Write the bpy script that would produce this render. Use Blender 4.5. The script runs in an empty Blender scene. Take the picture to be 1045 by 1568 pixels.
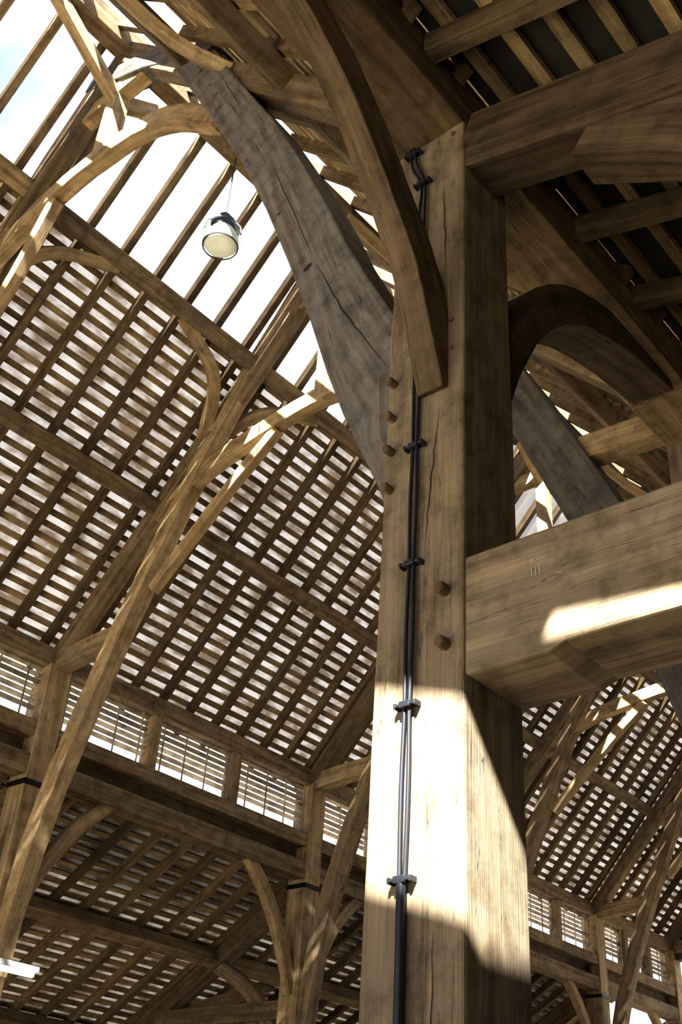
import bpy, math, random
from mathutils import Vector, Matrix
random.seed(7)
scene=bpy.context.scene
# ------------------------------------------------------------------ helpers
def V(*a): return Vector(a)
def spline(P,D,k=6):
    n=len(P);T=[0.0]
    for i in range(1,n):T.append(T[-1]+(P[i]-P[i-1]).length)
    M=[]
    for i in range(n):
        if i==0:M.append((P[1]-P[0])/(T[1]-T[0]))
        elif i==n-1:M.append((P[-1]-P[-2])/(T[-1]-T[-2]))
        else:
            h0=T[i]-T[i-1];h1=T[i+1]-T[i]
            M.append(((P[i]-P[i-1])/h0*h1+(P[i+1]-P[i])/h1*h0)/(h0+h1))
    Q=[];E=[]
    for i in range(n-1):
        h=T[i+1]-T[i]
        for j in range(k):
            t=j/k;a=2*t**3-3*t*t+1;b=t**3-2*t*t+t;c=-2*t**3+3*t*t;d=t**3-t*t
            Q.append(P[i]*a+M[i]*(b*h)+P[i+1]*c+M[i+1]*(d*h));E.append(D[i]*(1-t)+D[i+1]*t)
    Q.append(P[-1]);E.append(D[-1]);return Q,E
class Builder:
    def __init__(s): s.v=[];s.f=[];s.uv=[];s.tn=[]
    def face(s,idx,uvs,tone): s.f.append(idx);s.uv.append(uvs);s.tn.append(tone)
    def beam(s,path,w,d,n=(0,1,0),sub=1,jit=0.0,tone=None,smooth=True):
        """sweep a w (along n) x d (in plane) rectangle along a path; d may be list"""
        P=[Vector(p) for p in path]; n=Vector(n).normalized()
        D=list(d) if isinstance(d,(list,tuple)) else [d]*len(P)
        if len(P)>2 and smooth: P,D=spline(P,D)
        elif sub>1:
            Q=[];E=[]
            for i in range(len(P)-1):
                for j in range(sub):
                    t=j/sub;Q.append(P[i].lerp(P[i+1],t));E.append(D[i]*(1-t)+D[i+1]*t)
            Q.append(P[-1]);E.append(D[-1]);P,D=Q,E
        t0=random.random() if tone is None else tone
        ou,ov=random.uniform(0,50),random.uniform(0,50)
        L=0;base=len(s.v);Ls=[]
        for i,p in enumerate(P):
            tg=(P[min(i+1,len(P)-1)]-P[max(i-1,0)]).normalized()
            if i: L+=(p-P[i-1]).length
            Ls.append(L)
            o=n.cross(tg).normalized(); nn=n
            a=w/2;b=D[i]/2
            for (x,y) in ((-a,-b),(a,-b),(a,b),(-a,b)):
                q=p+nn*x+o*y
                if jit: q=q+Vector((random.uniform(-jit,jit),random.uniform(-jit,jit),random.uniform(-jit,jit)))
                s.v.append(q)
        dm=D[0]; per=[0,w,w+dm,2*w+dm,2*w+2*dm]
        for i in range(len(P)-1):
            for k in range(4):
                a=base+i*4+k;b=base+i*4+(k+1)%4
                s.face((a,b,b+4,a+4),[(ou+per[k],ov+Ls[i]),(ou+per[k+1],ov+Ls[i]),(ou+per[k+1],ov+Ls[i+1]),(ou+per[k],ov+Ls[i+1])],t0)
        e=base+(len(P)-1)*4
        s.face((base+3,base+2,base+1,base),[(ou,ov),(ou+w,ov),(ou+w,ov+.02),(ou,ov+.02)],t0)
        s.face((e,e+1,e+2,e+3),[(ou,ov),(ou+w,ov),(ou+w,ov+.02),(ou,ov+.02)],t0)
    def box(s,x0,x1,y0,y1,z0,z1,axis='z',tone=None,jit=0,sub=1):
        cx,cy,cz=(x0+x1)/2,(y0+y1)/2,(z0+z1)/2
        if axis=='z': s.beam([(cx,cy,z0),(cx,cy,z1)],x1-x0,y1-y0,(1,0,0),sub,jit,tone)
        if axis=='y': s.beam([(cx,y0,cz),(cx,y1,cz)],x1-x0,z1-z0,(1,0,0),sub,jit,tone)
        if axis=='x': s.beam([(x0,cy,cz),(x1,cy,cz)],y1-y0,z1-z0,(0,1,0),sub,jit,tone)
    def prism(s,out,y0,y1,tone=None,inner=None):
        A,Bp=out,inner
        t0=random.random() if tone is None else tone
        base=len(s.v);L=0
        for i in range(len(A)):
            for (q,y) in ((A[i],y0),(Bp[i],y0),(Bp[i],y1),(A[i],y1)):
                s.v.append(Vector((q[0],y,q[1])))
        for i in range(len(A)-1):
            l=(Vector(A[i+1])-Vector(A[i])).length
            wd=(Vector(A[i])-Vector(Bp[i])).length
            per=[0,wd,wd+.3,2*wd+.3,2*wd+.6]
            for k in range(4):
                a=base+i*4+k;b=base+i*4+(k+1)%4
                s.face((a,b,b+4,a+4),[(per[k],L),(per[k+1],L),(per[k+1],L+l),(per[k],L+l)],t0)
            L+=l
        e=base+(len(A)-1)*4
        s.face((base+3,base+2,base+1,base),[(0,0),(.3,0),(.3,.02),(0,.02)],t0)
        s.face((e,e+1,e+2,e+3),[(0,0),(.3,0),(.3,.02),(0,.02)],t0)
    def quad(s,pts,tone=.5,uvs=None):
        b=len(s.v); s.v+= [Vector(p) for p in pts]
        s.face(tuple(range(b,b+len(pts))),uvs or [(p[1],p[0]+p[2]) for p in pts],tone)
    def lathe(s,c,prof,seg=32,tone=.5):
        b=len(s.v);c=Vector(c)
        for (r,z) in prof:
            for k in range(seg):
                a=2*math.pi*k/seg; s.v.append(c+Vector((r*math.cos(a),r*math.sin(a),z)))
        for i in range(len(prof)-1):
            for k in range(seg):
                a=b+i*seg+k;a2=b+i*seg+(k+1)%seg
                s.face((a,a2,a2+seg,a+seg),[(0,0),(1,0),(1,1),(0,1)],tone)
    def make(s,name,mat,parent=None,bevel=0,smooth=False):
        me=bpy.data.meshes.new(name)
        me.from_pydata([tuple(v) for v in s.v],[],s.f)
        u=me.uv_layers.new(name='UVMap');t=me.uv_layers.new(name='tone')
        k=0
        for fi in range(len(s.f)):
            for c in range(len(s.f[fi])):
                u.data[k].uv=s.uv[fi][c]; t.data[k].uv=(s.tn[fi],.5);k+=1
        me.materials.append(mat)
        if smooth:
            for p in me.polygons:p.use_smooth=True
        me.update()
        o=bpy.data.objects.new(name,me);scene.collection.objects.link(o)
        if bevel:
            m=o.modifiers.new('bevel','BEVEL');m.width=bevel;m.segments=2;m.limit_method='ANGLE';m.angle_limit=math.radians(50)
        if parent:o.parent=parent
        return o
def empty(name):
    o=bpy.data.objects.new(name,None);scene.collection.objects.link(o);return o
# ------------------------------------------------------------------ materials
def wood(name,dark,light,grey=(.3,.28,.25),greyamt=.5,bump=.25,sat=.95):
    m=bpy.data.materials.new(name);m.use_nodes=True;nt=m.node_tree;N=nt.nodes;L=nt.links
    bs=N['Principled BSDF'];bs.inputs['Roughness'].default_value=.8
    bs.inputs['Specular IOR Level'].default_value=.2
    uv=N.new('ShaderNodeUVMap');uv.uv_map='UVMap'
    def noise(scl,scale,detail=5,dist=0):
        mp=N.new('ShaderNodeMapping');mp.inputs['Scale'].default_value=scl
        L.new(uv.outputs[0],mp.inputs[0])
        n=N.new('ShaderNodeTexNoise');n.inputs['Scale'].default_value=scale;n.inputs['Detail'].default_value=detail
        n.inputs['Distortion'].default_value=dist;L.new(mp.outputs[0],n.inputs['Vector']);return n
    def ramp(src,p,c):
        r=N.new('ShaderNodeValToRGB');e=r.color_ramp.elements
        while len(e)<len(p): e.new(.5)
        for i in range(len(p)):
            e[i].position=p[i];q=c[i];e[i].color=(q[0],q[1],q[2],1) if isinstance(q,tuple) else (q,q,q,1)
        L.new(src,r.inputs[0]);return r
    def mix(t,f,a,b):
        x=N.new('ShaderNodeMixRGB');x.blend_type=t
        if isinstance(f,float):x.inputs[0].default_value=f
        else:L.new(f,x.inputs[0])
        L.new(a,x.inputs[1]);
        if isinstance(b,tuple):x.inputs[2].default_value=(*b,1)
        else:L.new(b,x.inputs[2])
        return x
    g=noise((9,.6,1),1.8,6,.25); r=ramp(g.outputs[0],[.34,.66],[dark,light])
    f=noise((95,1.3,1),2.2,4); rf=ramp(f.outputs[0],[.3,.7],[.70,1.10])
    c=mix('MULTIPLY',1.0,r.outputs[0],rf.outputs[0])
    tc=N.new('ShaderNodeTexCoord');b=N.new('ShaderNodeTexNoise');b.inputs['Scale'].default_value=1.9;b.inputs['Detail'].default_value=8;b.inputs['Roughness'].default_value=.65
    L.new(tc.outputs['Object'],b.inputs['Vector']);rb=ramp(b.outputs[0],[.38,.65],[0.0,greyamt])
    c=mix('MIX',rb.outputs[0],c.outputs[0],grey)
    b2=N.new('ShaderNodeTexNoise');b2.inputs['Scale'].default_value=7;b2.inputs['Detail'].default_value=8;b2.inputs['Roughness'].default_value=.7
    L.new(tc.outputs['Object'],b2.inputs['Vector']);rb2=ramp(b2.outputs[0],[.34,.54],[.45,1.0])
    c=mix('MULTIPLY',.8,c.outputs[0],rb2.outputs[0])
    cr=noise((8,.22,1),2.0,4,.3);rc=ramp(cr.outputs[0],[.4925,.4965,.5005],[1.0,.15,1.0])
    c=mix('MULTIPLY',.85,c.outputs[0],rc.outputs[0])
    mp=N.new('ShaderNodeMapping');mp.inputs['Scale'].default_value=(4,1.3,1);L.new(uv.outputs[0],mp.inputs[0])
    vo=N.new('ShaderNodeTexVoronoi');vo.inputs['Scale'].default_value=1.0;L.new(mp.outputs[0],vo.inputs['Vector'])
    rv=ramp(vo.outputs['Distance'],[.03,.09],[.40,1.0]);c=mix('MULTIPLY',.8,c.outputs[0],rv.outputs[0])
    tn=N.new('ShaderNodeUVMap');tn.uv_map='tone';sx=N.new('ShaderNodeSeparateXYZ');L.new(tn.outputs[0],sx.inputs[0])
    rt=ramp(sx.outputs[0],[0,1],[.55,1.15]);c=mix('MULTIPLY',1.0,c.outputs[0],rt.outputs[0])
    hs=N.new('ShaderNodeHueSaturation');hs.inputs['Saturation'].default_value=sat;L.new(c.outputs[0],hs.inputs['Color'])
    L.new(hs.outputs[0],bs.inputs['Base Color'])
    h=mix('MULTIPLY',1.0,rf.outputs[0],rc.outputs[0])
    bp=N.new('ShaderNodeBump');bp.inputs['Strength'].default_value=bump;bp.inputs['Distance'].default_value=.01
    L.new(h.outputs[0],bp.inputs['Height']);L.new(bp.outputs[0],bs.inputs['Normal'])
    return m
def plain(name,col,rough=.6,metal=0,emit=0,ns=6,var=.15):
    m=bpy.data.materials.new(name);m.use_nodes=True;nt=m.node_tree;N=nt.nodes;L=nt.links
    bs=N['Principled BSDF'];bs.inputs['Roughness'].default_value=rough;bs.inputs['Metallic'].default_value=metal
    n=N.new('ShaderNodeTexNoise');n.inputs['Scale'].default_value=ns;n.inputs['Detail'].default_value=5
    tc=N.new('ShaderNodeTexCoord');L.new(tc.outputs['Object'],n.inputs['Vector'])
    r=N.new('ShaderNodeValToRGB');r.color_ramp.elements[0].position=.3;r.color_ramp.elements[1].position=.7
    r.color_ramp.elements[0].color=(*[c*(1-var) for c in col],1);r.color_ramp.elements[1].color=(*[min(1,c*(1+var)) for c in col],1)
    L.new(n.outputs[0],r.inputs[0]);L.new(r.outputs[0],bs.inputs['Base Color'])
    if emit:
        bs.inputs['Emission Color'].default_value=(*col,1);bs.inputs['Emission Strength'].default_value=emit
    return m
OAK=wood('oak_weathered',(.145,.10,.048),(.37,.27,.145),(.23,.185,.125),.5)
OAKP=wood('oak_post',(.175,.132,.075),(.365,.28,.165),(.215,.18,.13),.65,.4,.92)
OAKG=wood('oak_grey',(.10,.09,.075),(.235,.21,.17),(.14,.135,.125),.8,.4)
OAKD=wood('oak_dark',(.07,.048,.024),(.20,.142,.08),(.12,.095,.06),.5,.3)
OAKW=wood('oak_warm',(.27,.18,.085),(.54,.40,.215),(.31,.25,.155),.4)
RAFT=wood('rafter_oak',(.15,.10,.045),(.33,.24,.125),(.18,.14,.09),.4)
BATT=wood('batten_oak',(.30,.21,.10),(.54,.41,.22),(.32,.25,.16),.3)
LOUV=wood('louvre_pine',(.70,.60,.45),(.90,.82,.66),(.74,.67,.54),.3)
nt=LOUV.node_tree;bs=nt.nodes['Principled BSDF'];out=[n for n in nt.nodes if n.type=='OUTPUT_MATERIAL'][0]
tr=nt.nodes.new('ShaderNodeBsdfTranslucent');mx=nt.nodes.new('ShaderNodeMixShader');mx.inputs[0].default_value=.65
nt.links.new(bs.inputs['Base Color'].links[0].from_socket,tr.inputs[0]);nt.links.new(bs.outputs[0],mx.inputs[1]);nt.links.new(tr.outputs[0],mx.inputs[2]);nt.links.new(mx.outputs[0],out.inputs[0])
IRON=plain('black_iron',(.02,.02,.023),.45,.6)
CABLE=plain('black_cable',(.016,.018,.024),.35)
CRACK=plain('crack_shadow_wood',(.022,.017,.012),.95)
def tilemat(name,ca,cb,tr):
    m=bpy.data.materials.new(name);m.use_nodes=True;nt=m.node_tree;N=nt.nodes;L=nt.links
    for n in list(N):
        if n.type!='OUTPUT_MATERIAL':N.remove(n)
    out=[n for n in N if n.type=='OUTPUT_MATERIAL'][0]
    tc=N.new('ShaderNodeTexCoord');mp=N.new('ShaderNodeMapping');mp.inputs['Scale'].default_value=(5,2.4,5)
    L.new(tc.outputs['Object'],mp.inputs[0])
    n=N.new('ShaderNodeTexNoise');n.inputs['Scale'].default_value=1.3;n.inputs['Detail'].default_value=4;L.new(mp.outputs[0],n.inputs['Vector'])
    r=N.new('ShaderNodeValToRGB');e=r.color_ramp.elements;e[0].position=.38;e[1].position=.60
    e[0].color=(*ca,1);e[1].color=(*cb,1);L.new(n.outputs[0],r.inputs[0])
    d=N.new('ShaderNodeBsdfDiffuse');t=N.new('ShaderNodeBsdfTranslucent');mx=N.new('ShaderNodeMixShader');mx.inputs[0].default_value=tr
    L.new(r.outputs[0],d.inputs[0]);L.new(r.outputs[0],t.inputs[0]);L.new(d.outputs[0],mx.inputs[1]);L.new(t.outputs[0],mx.inputs[2])
    L.new(mx.outputs[0],out.inputs[0]);return m
TILE=tilemat('roof_underlay',(.28,.22,.155),(.80,.78,.75),.19)
TILEA=tilemat('roof_underlay_aisle',(.22,.17,.12),(.74,.69,.60),.06)
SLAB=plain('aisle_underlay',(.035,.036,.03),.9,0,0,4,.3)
def glassmat(name,tint=(.97,.98,1),gl=.06,fr=.8):
    m=bpy.data.materials.new(name);m.use_nodes=True;nt=m.node_tree;N=nt.nodes;L=nt.links
    for n in list(N):
        if n.type!='OUTPUT_MATERIAL':N.remove(n)
    out=[n for n in N if n.type=='OUTPUT_MATERIAL'][0]
    t=N.new('ShaderNodeBsdfTransparent');t.inputs[0].default_value=(*tint,1)
    g=N.new('ShaderNodeBsdfGlossy');g.inputs['Roughness'].default_value=.12
    f=N.new('ShaderNodeFresnel');f.inputs[0].default_value=1.45
    mm=N.new('ShaderNodeMath');mm.operation='MULTIPLY_ADD';mm.inputs[1].default_value=fr;mm.inputs[2].default_value=gl;L.new(f.outputs[0],mm.inputs[0])
    mx=N.new('ShaderNodeMixShader');L.new(mm.outputs[0],mx.inputs[0]);L.new(t.outputs[0],mx.inputs[1]);L.new(g.outputs[0],mx.inputs[2])
    L.new(mx.outputs[0],out.inputs[0]);return m
GLAZ=glassmat('roof_glazing',(.97,.98,1),.0)
LGLASS=glassmat('lamp_glass',(.80,.85,.80),.03,.4)
# ------------------------------------------------------------------ dimensions
XN,XF,XR,ZR=-2.03,-9.03,-5.53,10.345
CT,ST=math.cos(math.radians(48)),math.sin(math.radians(48))
Y0,Y1=-6.0,19.55
YT=[-1.0,2.825,5.65,9.65,13.15,16.65,19.4]
def sl(side,s,h,y):   # side -1 far slope, +1 near slope
    return V(XR+side*(s*CT+h*ST), y, ZR-s*ST+h*CT)
SE=5.5; SG=1.60
# ------------------------------------------------------------------ nave roof
ceil=empty('ceiling')
b=Builder()
for sd in (-1,1):
    y=Y0
    while y<Y1:
        b.beam([sl(sd,.02,.05,y),sl(sd,SE,.05,y)],.07,.09,(0,1,0)); y+=.41
b.make('rafters',RAFT,ceil)
b=Builder()
for sd in (-1,1):
    s=SG+.1
    while s<SE:
        b.beam([sl(sd,s,.11,Y0),sl(sd,s,.11,Y1)],.062,.028,sl(sd,1,0,0)-sl(sd,0,0,0)); s+=.128
b.make('battens',BATT,ceil)
b=Builder()
for sd in (-1,1):
    b.quad([sl(sd,SG,.14,Y0),sl(sd,SG,.14,Y1),sl(sd,SE,.14,Y1),sl(sd,SE,.14,Y0)])
b.make('tile_underlay',TILE,ceil)
b=Builder()
for sd in (-1,1):
    for s,w,d in ((1.62,.17,.15),(3.42,.17,.15)):
        for i in range(len(YT)-1):
            b.beam([sl(sd,s,-.08,YT[i]),sl(sd,s,-.08,YT[i+1])],w,d,sl(sd,1,0,0)-sl(sd,0,0,0),4,.005)
b.box(XR-.09,XR+.09,Y0,Y1,ZR-.22,ZR+.04,'y',.5)
b.make('purlins',OAK,ceil,.008)
for i,sd in enumerate((-1,1)):
    b=Builder();b.quad([sl(sd,0,.13,Y0),sl(sd,0,.13,Y1),sl(sd,SG,.13,Y1),sl(sd,SG,.13,Y0)])
    b.make('window_%d'%(i+1),GLAZ)
# ------------------------------------------------------------------ far clerestory
b=Builder()
b.box(XF-.11,XF+.11,Y0,Y1,6.24,6.44,'y',.8)
b.box(XF-.09,XF+.12,Y0,Y1,5.48,5.64,'y',.9)
b.box(XF-.10,XF+.13,Y0,Y1,5.10,5.30,'y',.6)
b.box(XF-.10,XF-.04,Y0,Y1,5.29,5.49,'y',0)  # darkest-toned board added to stand for the shaded gap between the rails
b.make('arcade_plate',OAK,None,.01)
lw=empty('louvred_window')
b=Builder()
for i in range(len(YT)-1):
    a,c=YT[i]+.13,YT[i+1]-.13
    for k in (1,2):
        y=a+(c-a)*k/3; b.box(XF-.07,XF+.09,y-.06,y+.06,5.64,6.24,'z')
b.make('mullions',OAKW,lw,.006)
b=Builder()
for i in range(len(YT)-1):
    for k in range(7):
        z=5.80+k*.07
        b.beam([(XF-.02,YT[i]+.1,z),(XF-.02,YT[i+1]-.1,z)],.050,.006,(-.5,0,-1))
    n=int((YT[i+1]-YT[i])/.33)
    for k in range(n):
        y=YT[i]+.2+k*.33;b.box(XF+.03,XF+.042,y,y+.014,5.64,6.24,'z')
b.make('slats',LOUV,lw)
# ------------------------------------------------------------------ far aisle
fa=empty('aisle_roof')
K=.577;YA=17.7
def fz(x): return 5.16-K*(abs(x)-9.1)
nrm=Vector((-K,0,1)).normalized()
def fp(x,h,y): return Vector((x,y,fz(x)))+nrm*h
b=Builder();y=Y0
while y<YA:
    b.beam([fp(-9.0,.05,y),fp(-13.6,.05,y)],.07,.09,(0,1,0));y+=.41
b.make('rafters',RAFT,fa)
b=Builder();x=-9.15
while x>-13.5:
    b.beam([fp(x,.11,Y0),fp(x,.11,YA)],.06,.028,Vector((1,0,K)));x-=.115
b.make('battens',BATT,fa)
b=Builder();b.quad([fp(-9.0,.14,Y0),fp(-9.0,.14,YA),fp(-13.6,.14,YA),fp(-13.6,.14,Y0)]);b.make('tile_underlay',TILEA,fa)
b=Builder()
for x in (-10.4,-11.9): b.beam([fp(x,-.09,Y0),fp(x,-.09,YA)],.16,.16,Vector((1,0,K)),12,.006)
for y in YT[1:]:
    b.beam([fp(-9.1,-.1,y),fp(-13.2,-.1,y)],.18,.2,(0,1,0))
    b.beam([(-9.1,y,3.2),(-9.7,y,3.9),(-10.5,y,4.35)],.12,.16,(0,1,0))
    b.beam([(-9.1,y,3.7),(-13.2,y,3.7)],.16,.2,(0,1,0))
    if y<17: b.beam([(-11.2,y,3.75),(-10.6,y+.5,4.0),(-10.5,y+1.1,4.25)],.1,.14,(1,0,.3))
    b.beam([(-11.2,y,3.75),(-11.9,y,2.9),(-13.1,y,2.3)],.1,.16,(0,1,0))
b.make('aisle_frames',OAK,fa,.006)
b=Builder()
x=-13.1
while x<-9.2:
    b.box(x,x+.17,9.63,9.67,0,3.6,'z');x+=.175
b.make('wall_partition',OAKG)
b=Builder()
y=Y0
while y<YA: b.box(-13.36,-13.32,y,y+.19,0,2.78,'z');y+=.195
b.box(-13.32,-13.12,Y0,YA,2.55,2.75,'y')
b.make('wall_west',OAKG)
# ------------------------------------------------------------------ trusses
def mir(p,y): return (2*XR-p[0],y,p[1])
def truss(i,y):
    t=empty('roof_truss')
    ce,cm=(8.0,8.75) if i==1 else (7.75,8.15)
    b=Builder()
    for sd in (-1,1): b.beam([sl(sd,.05,-.12,y),sl(sd,5.25,-.12,y)],.17,.20,(0,1,0),6,.006)
    b.make('principal_rafters',OAK,t,.008)
    cl=[(-4.29,8.79),(-3.45,7.2),(-2.97,6.15),(-2.62,5.3),(-2.42,4.7),(-2.28,4.05)]
    b=Builder()
    b.beam([(2*XR+5.15,y,9.95)]+[mir(p,y) for p in cl]+[(-8.86,y,3.3)],.17,[.15,.18,.19,.20,.20,.20,.18,.12],(0,1,0),1,.004,.9)
    b.make('crucks',OAKW if i<3 else OAK,t,.008)
    if i!=1:
        b=Builder()
        b.beam([(p[0],y,p[1]) for p in cl],.25,[.34,.34,.36,.36,.26,.12],(0,1,0),1,.004,.4)
        b.make('near_cruck',OAKG,t,.008)
    b=Builder()
    b.beam([(-7.75,y,ce-.1),(-7.0,y,ce+(cm-ce)*.58),(-6.2,y,cm-.02),(XR,y,cm+.03),(-4.8,y,cm-.12),(-4.0,y,ce+.0)],.13,.17,(0,1,0),1,.003,.8)
    for (g) in (lambda x:x,lambda x:2*XR-x):
        if i==1 and g(-7)>-5:continue
        b.beam([(g(-7.62),y,6.75),(g(-7.10),y,7.22),(g(-6.6),y,7.66),(g(-6.1),y,cm-.1)],.10,.12,(0,1,0),1,.003,.8)
    b.beam([(-6.1,y,9.62),(-4.96,y,9.62)],.13,.16,(0,1,0))
    b.make('collar',OAKW,t,.008)
    b=Builder()
    b.beam([(XF+.1,y,6.3),(-8.5,y,6.34),(-7.95,y,6.36)],.16,.2,(0,1,0))
    if i!=1: b.beam([(XN-.1,y,6.3),(-3.1,y,6.36)],.16,.2,(0,1,0))
    for dy in (-1,1):
        b.beam([(XR,y,9.5),(XR,y+dy*.95,10.2)],.10,.12,(1,0,0),1,.003,.8)
        for sd in (-1,1):
            b.beam([sl(sd,2.55,-.1,y+dy*.05),sl(sd,1.98,-.12,y+dy*.36),sl(sd,1.68,-.1,y+dy*1.0)],.09,.12,sl(sd,0,1,0)-sl(sd,0,0,0),1,.003,.8)
    b.beam([(XR,y,cm),(XR,y,10.2)],.14,.14,(0,1,0),1,0,.8)
    b.make('braces',OAKW,t,.006)
    if i!=1:
        b=Builder();b.box(XN-.19,XN+.19,y-.17,y+.17,0,6.3,'z',.4);b.make('near_post',OAKP,t,.01)
    b=Builder();b.box(XF-.14,XF+.14,y-.13,y+.13,0,6.26,'z',.8,.004,8)
    for dy in (-1,1):
        b.beam([(XF+.02,y+dy*.1,3.85),(XF+.02,y+dy*.34,4.36),(XF+.02,y+dy*.60,4.76),(XF+.02,y+dy*1.0,5.16)],.11,.14,(1,0,0),1,.004,.8)
    b.make('far_post',OAKW,t,.01)
    b=Builder();b.box(XF-.15,XF+.155,y-.14,y+.14,5.0,5.05,'z');b.make('iron_band',IRON,t)
    return t
TR=[truss(i,y) for i,y in enumerate(YT)]
def crack(b,pts,y,w):
    """tapering jagged shrinkage split lying in the timber face"""
    P=[];
    for i in range(len(pts)-1):
        for j in range(8):
            t=j/8;P.append((pts[i][0]*(1-t)+pts[i+1][0]*t+random.uniform(-.004,.004),pts[i][1]*(1-t)+pts[i+1][1]*t))
    P.append(pts[-1]);n=len(P)
    for i in range(n-1):
        a=w*math.sin(math.pi*i/(n-1))*.5+.0004;c=w*math.sin(math.pi*(i+1)/(n-1))*.5+.0004
        b.quad([(P[i][0]-a,y,P[i][1]),(P[i][0]+a,y,P[i][1]),(P[i+1][0]+c,y,P[i+1][1]),(P[i+1][0]-c,y,P[i+1][1])])
# foreground cruck of the near truss
inner=[(-4.56,8.96),(-4.02,7.98),(-3.53,7.05),(-3.24,6.42),(-3.0,5.84),(-2.80,5.33),(-2.64,4.88),(-2.52,4.58),(-2.41,4.34),(-2.31,4.13),(-2.235,3.95)]
outer=[(-4.10,8.78),(-3.68,7.98),(-3.33,7.35),(-3.12,6.92),(-2.91,6.47),(-2.74,6.1),(-2.59,5.72),(-2.42,5.36),(-2.24,5.0),(-2.21,4.4),(-2.20,3.94)]
b=Builder();b.prism(inner,2.70,2.95,.95,outer)
b.beam([(-4.2,2.83,8.95),(-4.9,2.83,9.5),(-5.96,2.83,10.05)],.2,.2,(0,1,0),1,.004,.5)
b.beam([(-4.25,2.83,8.9),(-4.25,3.5,9.1)],.18,.18,(0,0,1))
cb=b.make('cruck_brace',OAKG,None,.012)
b=Builder()
crack(b,[(-3.26,6.85),(-3.05,6.35),(-2.82,5.78)],2.6985,.006)
crack(b,[(-2.79,5.70),(-2.55,5.2),(-2.27,4.72)],2.6985,.009)
crack(b,[(-3.95,8.35),(-3.6,7.6)],2.6985,.005)
for (kx,kz,kr) in ((-2.84,5.70,.022),(-4.2,8.6,.018),(-3.95,8.1,.014),(-4.05,8.3,.012),(-3.12,6.3,.012)):
    b.quad([(kx+kr*math.cos(a)*1.3,2.6982,kz+kr*math.sin(a)*.8+kr*.4*math.cos(a)) for a in [math.pi*k/6 for k in range(12)]])
b.make('shrinkage_cracks',CRACK,cb)
# ------------------------------------------------------------------ main post
post=empty('timber_post')
b=Builder();b.box(-2.222,-1.842,2.648,3.002,0,6.02,'z',.65,.0015,30);b.make('post_shaft',OAKP,post,.012)
b=Builder()
crack(b,[(-1.955,4.30),(-1.99,4.0),(-2.015,3.66)],2.6455,.004)
crack(b,[(-1.95,2.35),(-1.955,1.9)],2.6455,.003)
crack(b,[(-1.95,5.6),(-1.93,5.1)],2.6455,.005)
b.make('shrinkage_cracks',CRACK,post)
def peg(b,x,z,y=2.648,r=.021,l=.045,rot=0):
    base=len(b.v)
    for (rr,yy) in ((r,y+.02),(r,y-l*.8),(r*.75,y-l)):
        for k in range(6):
            a=k*math.pi/3+rot;b.v.append(V(x+rr*math.cos(a),yy,z+rr*math.sin(a)))
    for i in range(2):
        for k in range(6):
            a=base+i*6+k;c=base+i*6+(k+1)%6
            b.face((a,c,c+6,a+6),[(0,0),(.02,0),(.02,.05),(0,.05)],.4)
    b.face(tuple(base+12+k for k in range(6)),[(0.01*k,0) for k in range(6)],.3)
b=Builder()
for x,z in ((-1.918,3.478),(-1.916,3.27)): peg(b,x,z,r=.023,l=.05,rot=random.random())
for z in (4.54,4.36,4.19,4.007): peg(b,-2.185,z,r=.019,l=.05,rot=random.random())
for x,z in ((-1.90,5.95),(-1.9,4.75),(-1.9,4.6)): peg(b,x,z,r=.012,l=.012)
b.make('oak_pegs',OAK,post,.003)
def tube(name,pts,r,mat,parent=None):
    cu=bpy.data.curves.new(name,'CURVE');cu.dimensions='3D';cu.bevel_depth=r;cu.bevel_resolution=3
    sp=cu.splines.new('BEZIER');sp.bezier_points.add(len(pts)-1)
    for q,p in zip(sp.bezier_points,pts):
        q.co=p;q.handle_left_type=q.handle_right_type='AUTO'
    o=bpy.data.objects.new(name,cu);cu.materials.append(mat);scene.collection.objects.link(o)
    if parent:o.parent=parent
    return o
con=empty('electrical_cable')
yc=2.628
tube('conduit',[(-2.05,yc,0),(-2.053,yc,1.5),(-2.055,yc,2.2),(-2.058,yc,2.50)],.016,CABLE,con)
zs=[2.50,2.8,3.08,3.35,3.627,3.9,4.16,4.5,5.1,5.5,5.70,5.85,6.0,6.3]
xo=[0,0,0,0,0,0,0,0,0,0,0,-.05,-.07,-.12]
for k,sg in enumerate((-1,1)):
    tube('cable_%d'%(k+1),[(-2.06+xo[i]+sg*(.010+(.004 if i%2 else 0)),yc+.004,z) for i,z in enumerate(zs)],.0075,CABLE,con)
b=Builder()
for z in (2.51,3.08,3.627,4.16,5.70,5.95):
    xx=-2.06-(.06 if z>5.9 else 0)
    b.box(xx-.042,xx+.042,yc-.012,2.65,z-.005,z+.005,'x')
    b.box(xx-.046,xx-.036,yc-.014,2.65,z-.010,z+.010,'x');b.box(xx+.036,xx+.046,yc-.014,2.65,z-.010,z+.010,'x')
    b.box(xx-.022,xx+.022,yc-.016,2.63,z-.011,z+.011,'x')
b.make('cable_clips',CABLE,con,.003)
# longitudinal braces
b=Builder()
b.beam([(-1.98,y,z) for y,z in ((2.70,4.42),(2.60,4.70),(2.49,4.97),(2.28,5.27),(1.93,5.67),(1.60,5.88),(1.0,6.12))],.125,.18,(1,0,0),1,.002,.8)
b.make('knee_brace',OAKD,None,.006)
b=Builder()
b.beam([(-2.03,y,z) for y,z in ((2.9,4.4),(3.1,4.92),(3.32,5.3),(3.7,5.68),(4.2,5.9),(4.9,6.05))],.26,.22,(1,0,0),1,.002,.8)
b.make('knee_brace',OAKD,None,.006)
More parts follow.
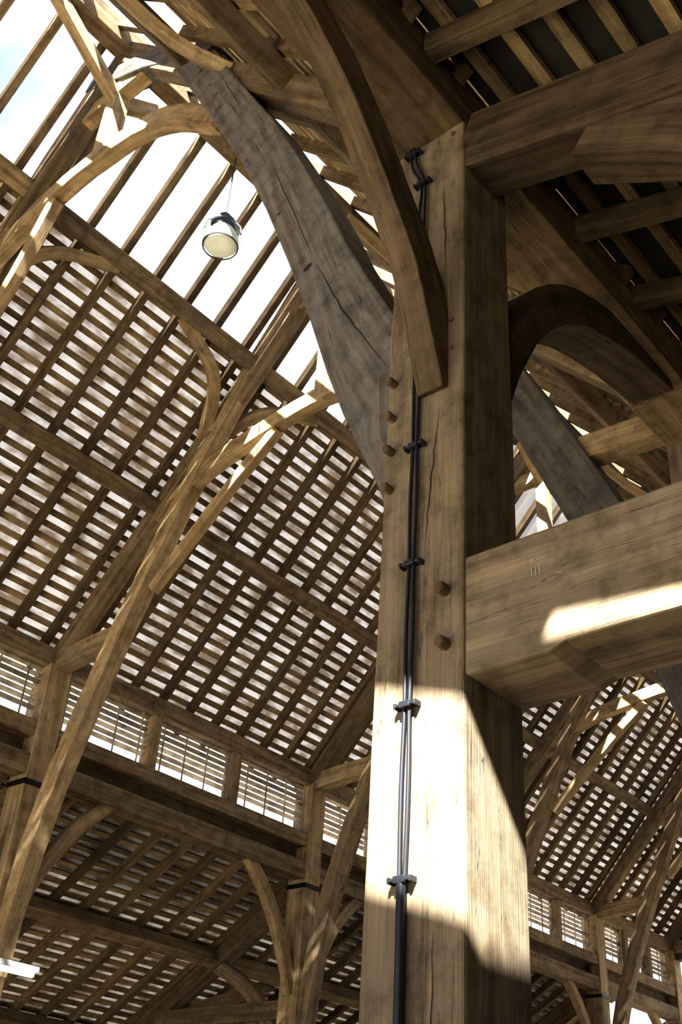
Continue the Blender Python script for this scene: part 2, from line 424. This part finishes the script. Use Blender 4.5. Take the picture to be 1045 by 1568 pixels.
# near arcade plate
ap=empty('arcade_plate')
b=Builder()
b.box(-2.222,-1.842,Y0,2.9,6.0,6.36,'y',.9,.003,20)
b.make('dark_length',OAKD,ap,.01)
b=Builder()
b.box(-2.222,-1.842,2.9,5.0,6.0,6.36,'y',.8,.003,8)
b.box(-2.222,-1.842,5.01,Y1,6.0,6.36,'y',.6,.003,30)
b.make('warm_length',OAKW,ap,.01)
# near tie beam
tb=empty('tie_beam')
b=Builder()
b.prism([(-1.843,3.142),(-1.53,3.142),(-1.47,3.165),(-.4,3.165),(1,3.165),(3.19,3.165)],2.652,2.998,.95,[(-1.843,3.592),(-1.53,3.592),(-1.47,3.592),(-.4,3.592),(1,3.592),(3.19,3.592)])
b.make('beam',OAKP,tb,.012)
b=Builder()
for (x0,z0,x1,z1) in ((-1.575,3.455,-1.575,3.42),(-1.56,3.455,-1.56,3.42),(-1.545,3.455,-1.545,3.42),(-1.575,3.49,-1.56,3.475),(-1.56,3.49,-1.575,3.475),(-1.49,3.41,-1.465,3.405)):
    b.beam([(x0,2.6505,z0),(x1,2.6505,z1)],.003,.003,(0,1,0))
b.make('carpenter_marks',plain('chalk',(.46,.41,.32)),tb)
# ------------------------------------------------------------------ near aisle roof
na=empty('aisle_roof')
KN=.325
def nz(x): return 6.30-KN*(x+1.84)
nn=Vector((KN,0,1)).normalized()
def np_(x,h,y): return Vector((x,y,nz(x)))+nn*h
b=Builder()
for y in [-5.6+.65*k for k in range(8)]+[.82,1.2,1.75,2.38,3.12,3.75,4.4,5.05,5.9]+[6.5+.65*k for k in range(20)]:
    b.beam([np_(-1.86,-.05,y),np_(3.6,-.05,y)],.09,.13,(0,1,0))
b.make('rafters',OAK,na,.005)
X0,X1=-1.86,3.6
def patch(b,xa,xb,ya,yb,h): b.quad([np_(xa,h,ya),np_(xa,h,yb),np_(xb,h,yb),np_(xb,h,ya)])
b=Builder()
hx0,hx1,hy0,hy1=-1.05,-.12,-.53,.01  # unseen opening added in the roof, shaped to throw sun on the post
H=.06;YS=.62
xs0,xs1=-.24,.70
ylo=lambda x:.205+.2*(x+.20)  # unseen slanted slit, added to lay a sun strip on the tie beam
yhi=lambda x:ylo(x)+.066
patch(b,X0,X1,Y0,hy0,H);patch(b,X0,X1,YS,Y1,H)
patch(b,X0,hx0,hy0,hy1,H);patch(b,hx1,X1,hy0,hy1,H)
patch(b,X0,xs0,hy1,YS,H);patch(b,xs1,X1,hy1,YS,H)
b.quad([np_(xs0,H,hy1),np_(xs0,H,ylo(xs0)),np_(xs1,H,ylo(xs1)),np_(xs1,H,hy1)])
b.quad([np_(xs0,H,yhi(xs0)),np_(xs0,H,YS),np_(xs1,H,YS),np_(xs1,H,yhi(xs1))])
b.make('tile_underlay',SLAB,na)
b=Builder();x=-1.72
while x<3.5:
    b.beam([np_(x,.03,.7),np_(x,.03,Y1)],.075,.03,Vector((1,0,-KN)),1,0,random.choice((.2,.5,.9)));b.beam([np_(x,.03,Y0),np_(x,.03,-.75)],.075,.03,Vector((1,0,-KN)));x+=.215
b.make('battens',BATT,na)
b=Builder()
b.beam([(-1.86,2.78,5.88),(-.8,2.78,5.54),(3.4,2.78,4.2)],.24,.35,(0,1,0),1,.002,.35,False)
b.beam([(-1.25,2.78,5.50),(-.85,2.78,5.22),(.35,2.78,3.6)],.2,.28,(0,1,0),1,.002,.6)
for y in (5.65,9.65,13.15,16.65):
    b.beam([(-1.86,y,5.88),(3.4,y,4.2)],.24,.3,(0,1,0));b.beam([(-1.84,y,3.37),(3.19,y,3.37)],.3,.4,(0,1,0))
for x in (-.6,1.4): b.beam([np_(x,-.2,3.0),np_(x,-.2,Y1)],.16,.16,Vector((1,0,-KN)))
b.make('aisle_frames',OAKD,na,.008)
b=Builder()
for y in [-5.9]+YT[1:]: b.box(3.2,3.5,y-.15,y+.15,0,4.5,'z')
b.box(3.2,3.5,Y0,Y1,4.3,4.6,'y')
y=Y0
while y<Y1: b.box(3.5,3.54,y,y+.19,0,4.5,'z');y+=.192
b.make('wall_east_sky_block',OAK,None)  # boarded side out of view, added to cut down sky light
# ------------------------------------------------------------------ end gable
b=Builder();x=XF
while x<XN:
    zt=ZR-1.11*abs(x+.1-XR)
    if zt>6.3: b.box(x,x+.19,Y1-.05,Y1,6.2,zt,'z')
    x+=.195
b.box(XF,XN,Y1-.2,Y1,6.1,6.4,'x')
b.make('wall_north',OAKG)
# ------------------------------------------------------------------ lamp
lp=empty('pendant_lamp');c=(-5.53,4.15,9.03)
b=Builder();R=.185
b.lathe(c,[(R*math.cos(a)*1.0,R*.92*math.sin(a)) for a in [math.radians(q) for q in range(-50,56,6)]]);b.make('glass_globe',LGLASS,lp,0,True)
b=Builder();b.lathe(c,[(.001,-.155),(.05,-.152),(.10,-.142),(.135,-.125),(.158,-.09),(.160,-.05),(.145,0),(.11,.07),(.07,.12),(.001,.13)])
b.make('diffuser',plain('frosted_diffuser',(.78,.80,.66),.5,0,.15),lp,0,True)
b=Builder();b.lathe(c,[(.112,.145),(.120,.15),(.120,.175),(.105,.19),(.07,.21),(.065,.26),(.03,.275),(.025,.31),(.001,.312)])
b.lathe(c,[(.150,-.122),(.158,-.132),(.166,-.118),(.158,-.11)])
for k in range(3):
    a=k*2.094+.4;b.beam([(c[0]+.187*math.cos(a),c[1]+.187*math.sin(a),c[2]-.02),(c[0]+.178*math.cos(a),c[1]+.178*math.sin(a),c[2]+.07),(c[0]+.118*math.cos(a),c[1]+.118*math.sin(a),c[2]+.16)],.009,.009,(-math.sin(a),math.cos(a),0))
b.make('lamp_cap',plain('lamp_metal',(.07,.075,.08),.55,.4),lp,0,False)
tube('flex',[(c[0],c[1],c[2]+.3),(c[0],c[1],c[2]+.7),(c[0],c[1],10.14)],.008,CABLE,lp)
# fluorescent
fl=empty('fluorescent_lamp')
b=Builder();b.box(-8.76,-8.68,4.75,5.97,3.37,3.42,'y');b.box(-8.9,-8.70,5.62,5.68,3.38,3.41,'x');b.make('housing',plain('white_enamel',(.6,.6,.58),.4),fl,.005)
b=Builder();b.box(-8.745,-8.695,4.78,5.94,3.33,3.37,'y');b.make('tube',plain('tube_light',(1,.98,.93),.4,0,4),fl,.01)
# ------------------------------------------------------------------ floor
b=Builder();b.quad([(-60,-60,0),(60,-60,0),(60,60,0),(-60,60,0)])
b.make('floor',plain('brown_gravel',(.27,.23,.165),.9,0,0,3,.2))
# ------------------------------------------------------------------ light
sd=Vector((-.35,.65,-.70)).normalized()
l=bpy.data.lights.new('sun','SUN');l.energy=44;l.angle=math.radians(.6);l.color=(1,.96,.90)
o=bpy.data.objects.new('sun',l);scene.collection.objects.link(o);o.rotation_euler=sd.to_track_quat('-Z','Y').to_euler()
w=bpy.data.worlds.new('sky');scene.world=w;w.use_nodes=True;N=w.node_tree.nodes;L=w.node_tree.links
bg=N['Background'];bg.inputs[1].default_value=2.0
tc=N.new('ShaderNodeTexCoord');sp=N.new('ShaderNodeSeparateXYZ');L.new(tc.outputs['Generated'],sp.inputs[0])
n=N.new('ShaderNodeTexNoise');n.inputs['Scale'].default_value=5;n.inputs['Detail'].default_value=6;L.new(tc.outputs['Generated'],n.inputs['Vector'])
m1=N.new('ShaderNodeMath');m1.operation='MULTIPLY_ADD';m1.inputs[1].default_value=.7;L.new(n.outputs[0],m1.inputs[0]);L.new(sp.outputs[1],m1.inputs[2])
r=N.new('ShaderNodeValToRGB');e=r.color_ramp.elements;e[0].position=.50;e[1].position=.76
e[0].color=(.24,.33,.56,1);e[1].color=(1,1,1,1);L.new(m1.outputs[0],r.inputs[0]);L.new(r.outputs[0],bg.inputs[0])
# ------------------------------------------------------------------ camera
r_=V(.7620,.6447,.0620);w_=V(-.5627,.6115,.5561).normalized();r_=(r_-w_*r_.dot(w_)).normalized();u_=r_.cross(w_)
cam=bpy.data.cameras.new('camera');co=bpy.data.objects.new('camera',cam);scene.collection.objects.link(co)
M=Matrix((( r_.x,u_.x,-w_.x,0),(r_.y,u_.y,-w_.y,0),(r_.z,u_.z,-w_.z,1.6),(0,0,0,1)))
co.matrix_world=M;cam.sensor_fit='VERTICAL';cam.sensor_height=36;cam.lens=38.1;cam.clip_start=.05
scene.camera=co
scene.view_settings.view_transform='Standard'
try: scene.view_settings.look='Medium High Contrast'
except Exception as ex: print(ex)
